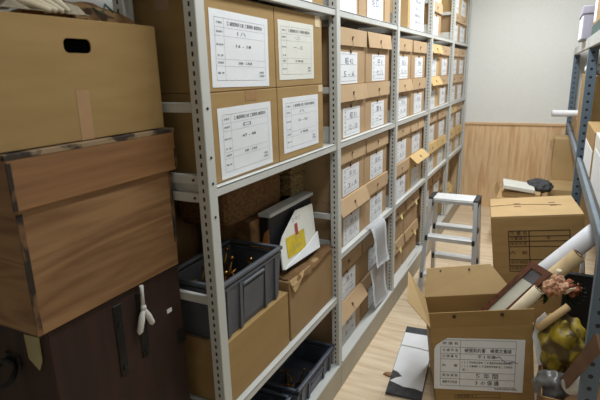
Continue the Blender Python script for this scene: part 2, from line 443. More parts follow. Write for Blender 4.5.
# top shelf: two stacked at the left of bay four, four in bay five
for k, layer, col, key in ((3, 0, 0, (.03, 't', 'w', 1)), (3, 1, 0, (.85, 'y', 'm', 2)), (4, 0, 0, (.03, 't', 'w', 3)), (4, 1, 0, (.35, 'y', 'w', 4)), (4, 0, 1, (.03, 't', 'w', 0)), (4, 1, 1, (.35, 'y', 'w', 0))):
    place_archive(-.866, PY[k]+.008+col*.423, 1.8615+layer*(AH+.0005), key,
                  '%s archive box, %s, %s %s on the top shelf of the %s bay' % ('yellowish' if key[1] == 'y' else 'tan', WORD[key[0]], 'top' if layer else 'lower', 'left' if col == 0 else 'right', BAYS[k]))

# ------------------------------------------------------------------ generic closed carton with its front to the aisle (+x)
def carton(name, label, x0, x1, y0, y1, z0, z1, mat='carton', group=None, tape=True, cat='carton'):
    t = thing(name, label, cat, ((x0+x1)/2, (y0+y1)/2, z0), group)
    b = MB(); b.box(x0, x1, y0, y1, z0, z1, mat, .003, seg=2)
    ym = (y0+y1)/2
    b.build('body', t)
    if tape:
        b = MB(); xm = (x0+x1)/2
        b.box(xm-.024, xm+.024, y0-.0005, y1+.0005, z1-.05, z1+.0006, 'tape'); b.build('tape', t)
    return t

def form_label(t, x, y0, y1, z0, z1, paper, title, l2, l3, l4, skew=0.0, stamp=True):
    """printed form sheet on an aisle-facing carton side"""
    b = MB(); o = V((x, y0, z0)); w, h = y1-y0, z1-z0
    ey = (Z+Y*skew); ex = Y-Z*skew
    b.slab([o, o+ex*w, o+ex*w+ey*h, o+ey*h], .001, paper, X)
    o = o+X*.0012; R = lambda u0, u1, v0, v1, m='inkgrey': b.rect(o, ex, ey, u0*w, u1*w, v0*h, v1*h, .0003, m)
    L = .0038
    for v in (.09, .9): R(.07, .93, v, v+L)
    for u in (.07, .93-L): R(u, u+L*.8, .09, .9)
    R(.21, .21+L*.7, .09, .9)
    for v in (.78, .67, .37, .28): R(.07, .93, v, v+L*.7)
    T = lambda s, u, v, size, width=None, m='ink': b.text(s, o, ex, ey, u*w, v*h, size*h, .0005, m, width and width*w)
    T(title, .57, .84, .06, .62); T('文書名', .14, .84, .032, .09); T('簿冊番号', .14, .725, .03, .1)
    T(l2, .5, .725, .07, .14, 'pen'); T('保存年度', .14, .56, .03, .11); T(l3, .53, .56, .062, .26); T('年 度', .14, .42, .03, .09)
    T('保管課', .14, .325, .03, .09); T(l4, .55, .325, .04, .24, 'ink'); T('備 考', .14, .19, .03, .1)
    if stamp: T('総務課', .85, .2, .036, .08); T('文書係', .85, .15, .036, .1)
    return b.build('label', t)

# bay one, upper shelf: two by two big cartons
rows = [
    ('carton', 'kraft carton with white form label reading 16 - 18, upper left beside the near post', 1.128, 1.528, 1.552, 1.822, ('工 補償関係文書 工事関係 補償契約', 'I ハ', '16 - 18', '総務・工事課'), (1.157, 1.478, 1.566, 1.782), 'paper', .02),
    ('carton', 'kraft carton with cream form label and clear tape, upper right in the nearest bay', 1.532, 1.928, 1.552, 1.822, ('工 補償関係文書 工事関係 補償契約', '一 二 三', '一 - 三', '工事課'), (1.553, 1.842, 1.577, 1.782), 'paper_cream', .0),
    ('carton', 'kraft carton with white form label reading 47 - 48, lower left beside the near post', 1.128, 1.53, 1.2845, 1.551, ('工 補償関係文書 工事関係 補償契約', 'ロ', '47 - 48', '総務・工事課'), (1.172, 1.482, 1.291, 1.505), 'paper', -.01),
    ('carton', 'kraft carton with white form label reading 51 - 52, lower right in the nearest bay', 1.534, 1.93, 1.2845, 1.551, ('工 補償関係文書 工事関係 補償契約', 'ハ', '51 - 52', '工事課'), (1.569, 1.876, 1.309, 1.513), 'paper', .0)]
for i, (nm, lb, a, c, z0, z1, tx, L, pm, sk) in enumerate(rows):
    t = carton(nm, lb, -1.118, -.8605, a, c, z0, z1, 'carton', 'labelled cartons in the nearest bay', tape=False)
    form_label(t, -.8603, L[0], L[1], L[2], L[3], pm, *tx, skew=sk)
    b = MB()
    if i == 2:
        b.box(-.8606, -.8595, 1.325, 1.395, z1-.033, z1-.001, 'tape', .0003); b.build('tape', t)
    elif i == 1:
        b.box(-.8606, -.8592, 1.862, 1.908, z1-.045, z1-.002, 'clear_tape', .0003); b.build('tape', t)
    elif i == 3:
        b.box(-.8606, -.8592, 1.885, 1.925, z1-.03, z1-.002, 'clear_tape', .0003); b.build('tape', t)
    else:
        b.box(-1.02, -.97, a-.0006, c, z1-.04, z1+.0006, 'tape'); b.build('tape', t)
# nearest bay, top shelf
t = carton('carton', 'yellowish kraft carton on the top shelf of the nearest bay, left', -1.11, -.87, 1.13, 1.56, 1.8615, 2.12, 'carton_light')
b = MB(); b.box(-.8705, -.869, 1.2, 1.4, 1.875, 2.08, 'paper'); b.build('label', t)
t = carton('carton', 'kraft carton with white label on the top shelf of the nearest bay, right', -1.11, -.87, 1.6, 1.97, 1.8615, 2.12, 'carton')
b = MB(); b.box(-.8705, -.869, 1.7, 1.86, 1.866, 2.08, 'paper'); b.build('label', t)
# second bay, top shelf: two tall record boxes
for i, (a, lb) in enumerate(((2.083, 'tall tan record box with white sheet, left on the second bay top shelf'), (2.503, 'tall tan record box with white sheet, right on the second bay top shelf'))):
    t = carton('record_box', lb, -1.11, -.866, a, a+.415, 1.8615, 2.22, 'archive', 'record boxes on the top shelf', False, 'record box')
    b = MB(); o = V((-.8655, a+.01, 1.868)); b.slab([o, o+Y*.26, o+Y*.26+Z*.31, o+Z*.31], .001, 'paper', X)
    o = o+X*.0012; b.text('昭 四', o, Y, Z, .13, .08, .05, .0004, 'pen'); b.text('第 二 号', o, Y, Z, .13, .2, .05, .0004, 'pen'); b.build('label', t)
    b = MB(); b.box(-.867, -.862, a+.3, a+.308, 1.8615, 2.22, 'archive_lid'); b.build('seam_strip', t)
# third bay, top shelf: a tall white-fronted box, dark gap before it
t = carton('record_box', 'tall tan record box with full white front on the third bay top shelf', -1.11, -.866, 3.33, 3.78, 1.8615, 2.25, 'carton_light', 'record boxes on the top shelf', False, 'record box')
b = MB(); o = V((-.8655, 3.38, 1.866)); b.slab([o, o+Y*.39, o+Y*.39+Z*.37, o+Z*.37], .001, 'paper', X); o = o+X*.0012
for q in range(7): b.text('工事関係 契約綴', o, Y, Z, .2, .05+q*.045, .026, .0004, 'pen' if q % 2 else 'inkgrey')
b.build('label', t)
carton('carton', 'plain olive brown carton half hidden on the third bay top shelf', -1.118, -.95, 3.04, 3.32, 1.8615, 2.3, 'carton_dull')
carton('carton', 'dull brown carton set back at right on the fourth bay top shelf', -1.118, -.96, 4.43, 4.86, 1.8615, 2.2, 'carton_dull')

# ------------------------------------------------------------------ nearest bay, middle shelf
t = carton('carton', 'plain kraft carton under the grey plastic container', -1.118, -.862, 1.128, 1.562, .5215, .752, 'carton')
def bin_(name, label, x0, x1, y0, y1, z0, z1, mat, group):
    t = thing(name, label, 'plastic bin', ((x0+x1)/2, (y0+y1)/2, z0), group)
    th = .004; s = .018; zi = z0+.008
    b = MB()
    R = lambda d, z: [V((x0+d, y0+d, z)), V((x1-d, y0+d, z)), V((x1-d, y1-d, z)), V((x0+d, y1-d, z))]
    tt = bmesh.new()
    loops = [[tt.verts.new(p) for p in R(d, z)] for d, z in ((s, z0), (.008, z1-.02), (.012, z1-.02), (s+th+.004, zi))]
    for A, B in zip(loops, loops[1:]):
        for i in range(4): tt.faces.new((A[i], A[(i+1) % 4], B[(i+1) % 4], B[i]))
    tt.faces.new(loops[0]); tt.faces.new(loops[-1])
    bmesh.ops.recalc_face_normals(tt, faces=tt.faces[:]); b.add(tt, mat)
    b.build('tub', t)
    b = MB()                                             # thick rolled rim, two steps
    for d0, d1, za, zb in ((0, .017, z1-.014, z1), (.004, .016, z1-.032, z1-.02)):
        for q in ((x0+d0, x1-d0, y0+d0, y0+d1), (x0+d0, x1-d0, y1-d1, y1-d0), (x0+d0, x0+d1, y0+d0, y1-d0), (x1-d1, x1-d0, y0+d0, y1-d0)):
            b.box(*q, za, zb, mat, .004, seg=2)
    b.build('rim', t)
    for f in (.12, .3, .7, .88):                         # upright ribs on the aisle side and near end
        b = MB(); y = y0+f*(y1-y0)
        b.slab([(x1-.012, y-.008, z1-.03), (x1-.012, y+.008, z1-.03), (x1-s+.001, y+.008, z0+.004), (x1-s+.001, y-.008, z0+.004)], .009, mat, X); b.build('rib', t)
    b = MB(); y = (y0+y1)/2
    b.box(x1-.016, x1-.001, y-.07, y+.07, z1-.052, z1-.04, mat, .003); b.build('handle', t)
    b = MB()
    b.slab([(x1-.0085, y-.065, z1-.06), (x1-.0085, y+.065, z1-.06), (x1-.0155, y+.065, z0+.02), (x1-.0155, y-.065, z0+.02)], .003, mat, X); b.build('side_panel', t)
    return t
bin_('plastic_container', 'dark grey plastic container of brass ornaments on a carton in the nearest bay', -1.112, -.862, 1.122, 1.535, .7535, .958, 'plastic', 'plastic bins')
bin_('plastic_bin', 'slate plastic bin holding brass scraps on the base, beside the second post', -1.108, -.852, 1.605, 2.02, .1415, .262, 'plastic_dk', 'plastic bins')
bin_('plastic_bin', 'slate plastic bin on the base shelf, nearest the camera, mostly cropped', -1.108, -.872, 1.13, 1.585, .1415, .25, 'plastic_dk', 'plastic bins')
def ornament(loc, s, rot, label, tall=2.5):
    t = thing('brass_ornament', label, 'ornament', loc, 'brass ornaments in bins')
    c = V(loc); b = MB(); r = random.Random(int(s*1e4)+int(loc[1]*1e4))
    def pt(a, rad, z): return c+V((math.cos(a+rot)*rad*s, math.sin(a+rot)*rad*s, z*s*tall))
    b.tube([pt(q*.5, .4+.05*q, .1+.12*q) for q in range(10)], [s*(.1-.006*q) for q in range(10)], 'gold', 6); b.build('scroll', t)
    b = MB(); b.tube([c, c+V((0, 0, .9*s*tall)), c+V((.2*s, .15*s, 1.3*s*tall))], [s*.16, s*.1, s*.03], 'gold', 7); b.build('stem', t)
    b = MB(); b.blob(c+V((.2*s,   .15*s, 1.35*s*tall)), (s*.17, s*.17, s*.2), 'gold', .1, 1); b.build('finial', t)
    b = MB(); b.blob(c+V((0, 0, .12*s)), (s*.3, s*.3, s*.12), 'gold', .1, 2); b.build('foot', t)
pos = [((-.935, 1.235, .764), .055, .3), ((-.97, 1.32, .764), .06, 1.4), ((-1.03, 1.24, .764), .055, 2.2), ((-.945, 1.41, .764), .05, 4.0), ((-1.04, 1.39, .764), .06, 5.2), ((-1.04, 1.2, .764), .045, .9), ((-.91, 1.19, .764), .045, 2.8)]
names = ['leftmost at the aisle side of', 'near the middle of', 'at the back left of', 'toward the right end of', 'at the back right of', 'in the rear near corner of', 'in the front near corner of']
for (l, s, r), q in zip(pos, names): ornament(l, s, r, label= 'brass scroll ornament %s the grey container' % q)
for (l, s, r), q in zip([((-.95, 1.72, .15), .06, 1), ((-.93, 1.79, .15), .065, 3), ((-1.0, 1.76, .15), .06, 5)], ['nearest', 'rightmost', 'rearmost']):
    ornament(l, s*.8, r, 'brass scrap ornament, %s of three in the base shelf bin' % q, 1.2)
# torn carton with things on it
t = thing('torn_carton', 'brown carton with torn crumpled top flap beside the grey container', 'carton', (-.99, 1.8, .5215))
b = MB(); b.box(-1.118, -.862, 1.577, 2.018, .5215, .785, 'carton_dull', .003); b.build('body', t)
from mathutils import noise
b = MB()
def crumple(u, v):
    x = -.955+v*.105; y = 1.585+u*.43; nz = noise.noise(V((u*9, v*6, 1)))
    drop = .03*max(0, v-.8)*5*(1 if u < .4 else .35)
    return (x+.006*nz, y+.01*noise.noise(V((v*7, u*5, 3))), .793+.012*nz+.01*math.sin(u*9)*v-drop)
b.grid(crumple, 26, 8, 'carton_old', th=.003); b.build('top_flap', t)
b = MB()
b.slab([(-.864, 1.58, .79), (-.858, 1.70, .792), (-.85, 1.665, .772), (-.852, 1.63, .745), (-.852, 1.60, .735), (-.858, 1.585, .765)], .003, 'carton_light', X); b.build('torn_piece', t)
t = thing('document_case', 'black document case with silver lid standing on the torn carton', 'case', (-1.0, 1.8, .81))
b = MB(); b.box(-1.003, -.962, 1.605, 2.0, .812, 1.038, 'black', .004); b.build('body', t)
b = MB(); b.box(-1.01, -.95, 1.598, 2.007, 1.0385, 1.056, 'silver', .005, seg=2); b.build('lid', t)
b = MB(); b.slab([(-.964, 1.604, .82), (-.998, 1.604, .82), (-1.002, 1.604, .9), (-.985, 1.604, .97), (-.964, 1.604, .99)], .002, 'orange', -Y)
b.text('N', V((-1.01, 1.6015, .82)), X, Z, .025, .05, .05, .0003, 'black'); b.build('end_label', t)
t = thing('paper_envelope', 'white envelope with yellow print leaning on the black case', 'envelope', (-.91, 1.76, .815))
b = MB(); A = V((-.905, 1.598, .825)); ex = V((.0, .33, -.012)); ey = V((-.04, .03, .20))
b.slab([A, A+ex, A+ex*1.02+ey*.98, A+ex*.52+ey, A+ex*.1+ey*.62, A+ey*.45], .006, 'paper_cream', X)
n_ = ex.cross(ey).normalized(); ex1, ey1 = ex.normalized(), ey.normalized(); o = A+n_*.007
b.rect(o, ex1, ey1,   .05, .22, .03, .115, .0006, 'yellowprint'); b.rect(o, ex1, ey1, .14, .165, .105, .155, .0011, 'pinkprint')
b.text('土 中 士', o, ex1, ey1, .16, .175, .022, .0015, 'inkgrey'); b.text('小 二', o, ex1, ey1, .15, .1, .026, .0017, 'inkgrey'); b.text('三 小 川', o, ex1, ey1, .14, .06, .022, .0017, 'inkgrey'); b.build('sheet', t)
b = MB(); b.slab([A+n_*.012+Z*.0, A+ex*.98+n_*.02, A+ex*1.02+ey*.35+n_*.012, A+ex*.7+ey*.2+n_*.012, A+ex*.1+ey*.06+n_*.012], .004, 'paper', X); b.build('folded_sheet', t)
# behind the case: an old carton with a wicker basket and a bamboo box on it
carton('carton', 'dim brown carton with stencilled side behind the black document case', -1.25, -1.012, 1.545, 2.02, .812, 1.03, 'carton_old', tape=False)
b = MB(); b.text('書類', V((-1.0115, 1.6, .84)), Y, Z, .1, .1, .06, .0004, 'print'); b.build('stencil', bpy.data.objects[[o.name for o in COL.objects if o.get('label', '').startswith('dim brown')][0]])
carton('carton', 'tall brown carton added behind the rack to darken the near end frame gap', -1.495, -1.30, 1.12, 1.6, 0, 1.22, 'carton_old', tape=False)  # added filler, stands here only to darken the view behind the rack
t = thing('wicker_basket', 'dark woven wicker basket behind the nearest bay, left under the shelf', 'basket', (-1.15, 1.63, 1.031))
b = MB(); b.box(-1.27, -1.025, 1.41, 1.845, 1.032, 1.20, 'wicker', .035, seg=3); b.build('body', t)
b = MB(); b.box(-1.275, -1.018, 1.405, 1.85, 1.17, 1.245, 'wicker', .012, seg=2); b.build('lid', t)
t = thing('bamboo_box', 'greenish woven bamboo box right of the dark wicker basket', 'basket', (-1.1, 1.94, 1.057))
b = MB(); b.box(-1.16, -.99, 1.862, 2.015, 1.058, 1.16, 'straw', .012, seg=2); b.build('body', t)
b = MB(); b.box(-1.165, -.985, 1.858, 2.019, 1.161, 1.22, 'straw', .01, seg=2); b.build('lid', t)
# hanging paper sheets in the second bay
def hung(u, v, *a):
    if v < .17: return (-.862+.034*v/.16, a[0]+(a[1]-a[0])*u, .7335+.001*math.sin(v*20))
    return sheet(u, (v-.17)/.83, *a)
def sheet(u, v, y0, y1, z0, z1, x, dx, dy): return (x+dx*v+.006*math.sin(v*5+u), y0+(y1-y0)*u+dy*v*(.6+.4*v), z1+(z0-z1)*v-.02*u*v+.004*math.sin(u*6))
b = MB(); b.grid(lambda u, v: hung(u, v, 2.50, 2.74, .462, .731, -.822, .014, .085), 6, 12, 'paper', th=.0012)
tag(b.build('paper_sheet', at=(-.82, 2.7, .45)), 'long white paper sheet hanging from the second bay middle shelf edge', 'paper', 'hanging paper sheets')
b = MB(); b.grid(lambda u, v: sheet(u, v, 2.52, 2.79, .165, .47, -.838, .0, .13), 6, 12, 'paper', th=.0012)
tag(b.build('paper_sheet', at=(-.83, 2.7, .143)), 'white paper sheet standing on the second bay base, below the hanging one', 'paper', 'hanging paper sheets')
b = MB(); b.grid(lambda u, v: (-.846+.008*u, 3.42+v*.34, .1435+.002*math.sin(v*5)+u*.02), 3, 8, 'paper', th=.001)
tag(b.build('paper_sheet', at=(-.84, 3.5, .143)), 'white paper sheet lying on the base edge of the third bay', 'paper')

# ------------------------------------------------------------------ stack at the left: trunk, wooden box, carton, bundles
t = thing('wooden_chest', 'dark lacquered wooden chest with iron straps at the bottom left', 'chest', (-1.2, .85, 0))
b = MB(); b.box(-1.46, -.972, .618, 1.068, .0, 1.043, 'trunk', .004); b.build('body', t)
for y, z0 in ((.818, .81), (.90, .82)):
    b = MB(); b.box(-.9725, -.968, y-.014, y+.014, z0, 1.02, 'iron', .002)
    b.tube([(-.969, y, z0+.02), (-.964, y, z0+.02)], .007, 'iron', 8); b.tube([(-.969, y, .96), (-.964, y, .96)], .007, 'iron', 8); b.build('strap', t)
b = MB(); b.box(-.9725, -.968, 1.03, 1.069, .78, .83, 'iron', .002); b.build('corner_plate', t)
b = MB(); c = V((-1.118, .600, .915))
b.tube([c+V((math.cos(a)*.034, .004-.022*max(0, .7-math.sin(a)), math.sin(a)*.024)) for a in [2*math.pi*i/20 for i in range(21)]], .0075, 'iron', 8, caps=False); b.build('ring_handle', t)
b = MB(); b.box(-1.145, -1.09, .613, .619, .915, .955, 'iron', .003); b.build('handle_plate', t)
b = MB(); b.slab([(-1.055, .6165, 1.022), (-1.0, .6165, 1.025), (-1.0, .615, .965), (-1.002, .606, .945), (-1.045, .612, .962)], .0012, 'notepaper', -Y); b.build('paper_note', t)
b = MB(); b.box(-.972, -.9705, 1.0, 1.02, .905, .918, 'paper_cream'); b.build('paper_scrap', t)

t = thing('wooden_box', 'old brown plain wood box with a fitted lid, on the dark iron-strapped chest', 'wooden box', (-1.2, .82, 1.044))
b = MB(); b.box(-1.42, -.962, .592, 1.062, 1.046, 1.34, 'oldwood', .003); b.build('body', t)
b = MB(); b.box(-1.432, -.952, .582, 1.082, 1.337, 1.452, 'lidwood', .003); b.build('lid', t)
lid = t.children[-1]
b = MB(); b.box(-1.433, -.9508, .581, 1.0832, 1.446, 1.458, 'wornedge', .001); b.build('worn_edging', lid)
body = t.children[0]
b = MB()
b.box(-.963, -.9605, .5905, .604, 1.05, 1.33, 'darkedge'); b.build('corner_paper', body)
b = MB(); b.box(-.963, -.9605, 1.052, 1.0635, 1.12, 1.335, 'darkedge'); b.build('corner_paper', body)
b = MB(); b.box(-.953, -.9505, .582, .592, 1.34, 1.44, 'darkedge'); b.build('corner_paper', lid)
b = MB(); b.box(-.953, -.9505, 1.074, 1.083, 1.345, 1.40, 'darkedge'); b.build('corner_paper', lid)
# white twisted cloth hanging in front of the trunk
t = thing('cloth_tie', 'white twisted cloth tie hanging in front of the dark chest', 'cloth', (-.958, .925, .9))
b = MB(); b.tube([(-.957, .898, 1.044), (-.956, .897, 1.02), (-.956, .895, .985)], [.006, .0045, .006], 'cottonwhite', 8); b.build('cord', t)
b = MB(); b.blob((-.955, .895, .98), (.007, .009, .009), 'cottonwhite', .1, 2); b.build('knot', t)
for s, (dy, z1) in (( -1, (-.022, .915)), (1, (.026, .92))):
    b = MB(); b.tube([(-.956, .895, .98), (-.955, .895+dy*.5, .95), (-.956, .895+dy, z1), (-.957, .895+dy*1.1, z1-.008)], [.004, .009, .0085, .002], 'cottonwhite', 8); b.build('tail', t)

t = thing('carton', 'big kraft carton with a dark hand hole, on the wooden box', 'carton', (-1.2, .8, 1.459))
def carton_body():
    b = MB(); xf = -.967
    y0, y1, z0, z1 = .545, 1.062, 1.4595, 1.733
    b.box(-1.42, xf-.0045, y0, y1, z0, z1, 'carton', .003)
    # front board with the hand hole cut out: four strips round it
    hy0, hy1, hz0, hz1 = .768, .842, 1.657, 1.689
    for q in ((y0+.002, hy0, z0+.002, z1-.002), (hy1, y1-.002, z0+.002, z1-.002), (hy0, hy1, z0+.002, hz0), (hy0, hy1, hz1, z1-.002)):
        b.box(xf-.0045, xf, *q, 'carton')
    b.box(xf-.0046, xf-.004, hy0-.001, hy1+.001, hz0-.001, hz1+.001, 'dark')  # flat black sheet, the shade inside the hole put into its colour
    for (cy, sy), (cz, sz) in [((hy0, 1), (hz0, 1)), ((hy1, -1), (hz0, 1)), ((hy0, 1), (hz1, -1)), ((hy1, -1), (hz1, -1))]:
        r = .012; pts = [V((xf-.0045, cy, cz))]+[V((xf-.0045, cy+sy*(r-r*math.sin(a)), cz+sz*(r-r*math.cos(a)))) for a in [i*math.pi/8 for i in range(5)]]
        b.slab(pts, .0045, 'carton', X)
    return b
carton_body().build('body', t)
b = MB(); b.box(-.9672, -.9664, .782, .818, 1.4605, 1.575, 'kraft_tape'); b.build('tape', t)
b = MB(); b.box(-1.2, -1.15, .544, 1.063, 1.69, 1.7338, 'tape'); b.build('tape', t)
# bundles on top
b = MB()
def cloth_f(u, v):
    y = .46+u*.40; x = -1.38+v*.405
    h = .055*math.sin(min(1, (1-v)*2.2)*1.3)+.022*noise.noise(V((u*13, v*9, 5)))+.012*noise.noise(V((u*26, v*20, 2)))+.004*math.sin(u*23+v*6)
    if v > .97: h -= .008
    return (x, y+.02*noise.noise(V((u*5, v*5, 9))), 1.7405+max(.0015, h))
b.grid(cloth_f, 44, 26, 'cloth', th=.003)
for a in range(4):
    b.tube([(-1.06+.01*a, .62+a*.05, 1.79), (-1.0, .69+a*.035, 1.765), (-.975, .755+a*.016, 1.745)], [.016, .012, .006], 'cloth', 8)
tag(b.build('cloth_bundle', at=(-1.2, .65, 1.734)), 'off white cloth bundle draped on the big kraft carton', 'cloth')
t = thing('paper_parcel', 'stained brown paper parcel beside the cloth on the kraft carton', 'parcel', (-1.15, .95, 1.734))
b = MB(); b.grid(lambda u, v: (-1.32+v*.325, .845+u*.195, 1.7365+.062*math.sin(math.pi*min(1, .06+v))**.4*(math.sin(math.pi*(.04+.92*u)))**.3+.008*noise.noise(V((u*7, v*7, 2)))), 22, 18, 'brownpaper', th=-.003); b.build('wrapping', t)
b = MB(); b.tube([(-1.0, .89, 1.765), (-.985, .905, 1.75), (-.99, .92, 1.775), (-.98, .935, 1.757)], .003, 'leafdk', 6); b.build('string', t)

# ------------------------------------------------------------------ step ladder
t = thing('step_ladder', 'aluminium double-sided step ladder standing in the aisle', 'ladder', (-.52, 3.4, 0))
zt, yt, dd = .736, 3.325, .15; a_, b_ = .34, .17; h = zt/3; xl, xr = -.665, -.368
near = lambda q, s: V(((xl-.004*q if s < 0 else xr+.016*q), yt-a_*h*q, zt-h*q))
far = lambda q, s: V(((xl-.006*q if s < 0 else xr+.006*q), yt+dd+b_*h*q, zt-h*q))
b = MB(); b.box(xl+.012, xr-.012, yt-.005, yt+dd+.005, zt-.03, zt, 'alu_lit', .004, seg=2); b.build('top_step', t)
for k in range(4): pass
b = MB(); b.box(xl+.014, xr-.014, yt-.009, yt-.005, zt-.034, zt-.012, 'alu', .001); b.build('step_edge', t)
for f, nm in ((near, 'n'), (far, 'f')):
    for s in (-1, 1):
        b = MB(); p0, p1 = f(0.05, s), f(2.96, s); d = (p1-p0).normalized()
        w = V((.0135, 0, 0)); e = d.cross(X).normalized()*.023
        pts = [p0-w-e, p0+w-e, p0+w+e, p0-w+e]
        b.slab(pts, (p1-p0).length, 'alu', d); b.build('rail', t)
        b = MB(); q = f(2.95, s); b.box(q.x-.016, q.x+.016, q.y-.026, q.y+.026, 0, .035, 'rubber', .004); b.build('foot_cap', t)
    for q in (1, 2):
        A, B = f(q, -1), f(q, 1); sg = -1 if nm == 'n' else 1
        b = MB(); y0 = A.y-.038; y1 = A.y+.038
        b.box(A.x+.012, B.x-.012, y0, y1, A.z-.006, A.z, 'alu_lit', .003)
        b.box(A.x+.012, B.x-.012, y0, y0+.004, A.z-.03, A.z-.003, 'alu', .001); b.box(A.x+.012, B.x-.012, y1-.004, y1, A.z-.03, A.z-.003, 'alu', .001)
        b.build('step', t)
        for sx, P in ((1, A), (-1, B)):
            b = MB(); b.box(min(P.x-.004*sx, P.x+.012*sx)-.001, max(P.x-.004*sx, P.x+.012*sx)+.001, y0-.003, y1+.003, P.z-.034, P.z+.002, 'rubber', .003); b.build('step_cap', t)
for s, x in ((-1, xl), (1, xr)):
    b = MB()
    b.slab([(x-.016, yt-.03, zt-.055), (x-.016, yt-.012, zt+.003), (x-.016, yt+dd+.012, zt+.003), (x-.016, yt+dd+.03, zt-.055), (x-.016, yt+dd-.01, zt-.06), (x-.016, yt+dd/2, zt-.03), (x-.016, yt+.01, zt-.06)], .032, 'rubber', X); b.build('hinge_cap', t)

# ------------------------------------------------------------------ tilted cartons at the right of the aisle
def frame_of(o, yaw, tilt):
    c, s = math.cos(yaw), math.sin(yaw); ey = V((-s, c, 0)); e0 = V((c, s, 0))
    ex = e0*math.cos(tilt)+Z*math.sin(tilt); ez = -e0*math.sin(tilt)+Z*math.cos(tilt)
    return V(o), ex, ey, ez
def mtx(o, ex, ey, ez):
    return Matrix(((ex.x, ey.x, ez.x, o.x), (ex.y, ey.y, ez.y, o.y), (ex.z, ey.z, ez.z, o.z), (0, 0, 0, 1)))

# big moving carton (origin: top front left corner)
o, ex, ey, ez = frame_of((-.248, 3.057, .71), .112, .115); BWd, BD = .505, .465; BH = .71/math.cos(.115)-.004
base = o-ez*BH
t = thing('moving_carton', 'big closed kraft moving carton with a printed table, beside the ladder', 'carton', base, None, mtx(base, ex, ey, ez))
mx = mtx(o, ex, ey, ez)
b = MB(); b.box(0, BWd, 0, BD, -BH, -.004, 'carton', .004, mx, 2); b.build('body', t)
for lo, hi in ((0.002, BD*.56), (BD*.568, BD-.002)):
    b = MB(); b.box(.002, BWd-.002, lo, hi, -.004, .0+(.004 if lo < .1 else .001), 'carton_light', .0015, mx); b.build('top_flap', t)
b = MB()
for u in (.145, .35):
    for v in (BD*.56-.05, BD*.56+.03): b.box(u, u+.038, v, v+.016, .004 if v < BD*.56 else .001, .0047 if v < BD*.56 else .0017, 'printred', 0, mx)
b.box(.004, BWd*.72, BD*.56, BD*.568, -.003, -.001, 'print', 0, mx); b.build('hand_slot_and_gap_shade', t)  # last box: dark strip giving the flap gap its shade by colour
b = MB(); b.tube([mx @ V((u*BWd, BD*.52+.02*math.sin(u*5)-.1*max(0, u-.72), .0055)) for u in [.01+i*.09 for i in range(10)]], .0018, 'print', 5); b.build('seam_shadow', t)  # thin dark tube drawn in place of the shadow between the flaps
b = MB()
F = o-ey*.0006                       # front face marks: u along ex, v down
def fr(u0, u1, v0, v1, m='print'): b.rect(F, ex, ez, u0, u1, -v1, -v0, .0004, m)
u0, um, u1 = .094, .208, .43; rw = [.088, .122, .154, .188, .272, .312, .348]
for v in rw: fr(u0, u1, v, v+.0055)
for u in (u0, um, u1-.0045): fr(u, u+.0055, rw[0], rw[-1]+.004)
tx = ['文 書 名', '文書番号', '保存年度', '内　容', '保存期間', '取扱部課']
for i, s_ in enumerate(tx):
    b.text(s_, F, ex, ez, (u0+um)/2, -(rw[i]+rw[i+1])/2, .025, .0005, 'print', width=.096)
b.text('号', F, ex, ez, .315, -(rw[1]+rw[2])/2,   .024, .0005, 'print')
b.build('printed_table', t)

# open carton in front (origin: front left top fold)
o, ex, ey, ez = frame_of((-.397, 2.097, .42), .306, .107); OW, OD, OH = .453, .33, .42/math.cos(.107)-.003
base = o-ez*OH
t = thing('open_carton', 'open kraft carton with white form label in the right foreground', 'carton', base, None, mtx(base, ex, ey, ez))
mx = mtx(o, ex, ey, ez); th = .005
b = MB()
b.box(0, OW, 0, th, -OH, 0, 'carton', .001, mx); b.box(0, OW, OD-th, OD, -OH, 0, 'carton', .001, mx)
b.box(0, th, th, OD-th, -OH, 0, 'carton', .001, mx); b.box(OW-th, OW, th, OD-th, -OH, 0, 'carton', .001, mx)
b.box(th, OW-th, th, OD-th, -OH, -OH+th, 'carton', 0, mx); b.build('body', t)
P = lambda u, v, w: o+ex*u+ey*v+ez*w
fl = lambda pts, m, n: MB().slab([P(*q) for q in pts], .004, m, n)
g = fl([(.001, 0, .001), (OW-.001, 0, .001), (OW+.004, -.012, .082), (-.004, -.012, .082)], 'carton', ey).build('front_flap', t)
b = MB()
for u in (.11, .32): b.tube([P(u, -.0145, .06), P(u, -.011, .06)], .0085, 'print', 10)
b.build('rivet', g)
fl([(.001, OD, .001), (OW-.001, OD, .001), (OW-.09, OD+.10, .125), (.03, OD+.09, .125)], 'carton_light', -ey).build('rear_flap', t)
b = MB()
for u in (.1, .25): b.tube([P(u, OD+.079, .108), P(u, OD+.076, .113)], .005, 'print', 8)
b.build('staple', t.children[-1])
fl([(0, .002, .001), (0, OD-.002, .001), (-.07, .25, .185), (-.092, .055, .118)], 'carton_light', -ex).build('side_flap', t)
fl([(OW+.001, .002, .0), (OW+.001, OD-.002, .0), (OW+.03, OD-.01, -.15), (OW+.03, .01, -.15)], 'carton_light', ex).build('side_flap', t)
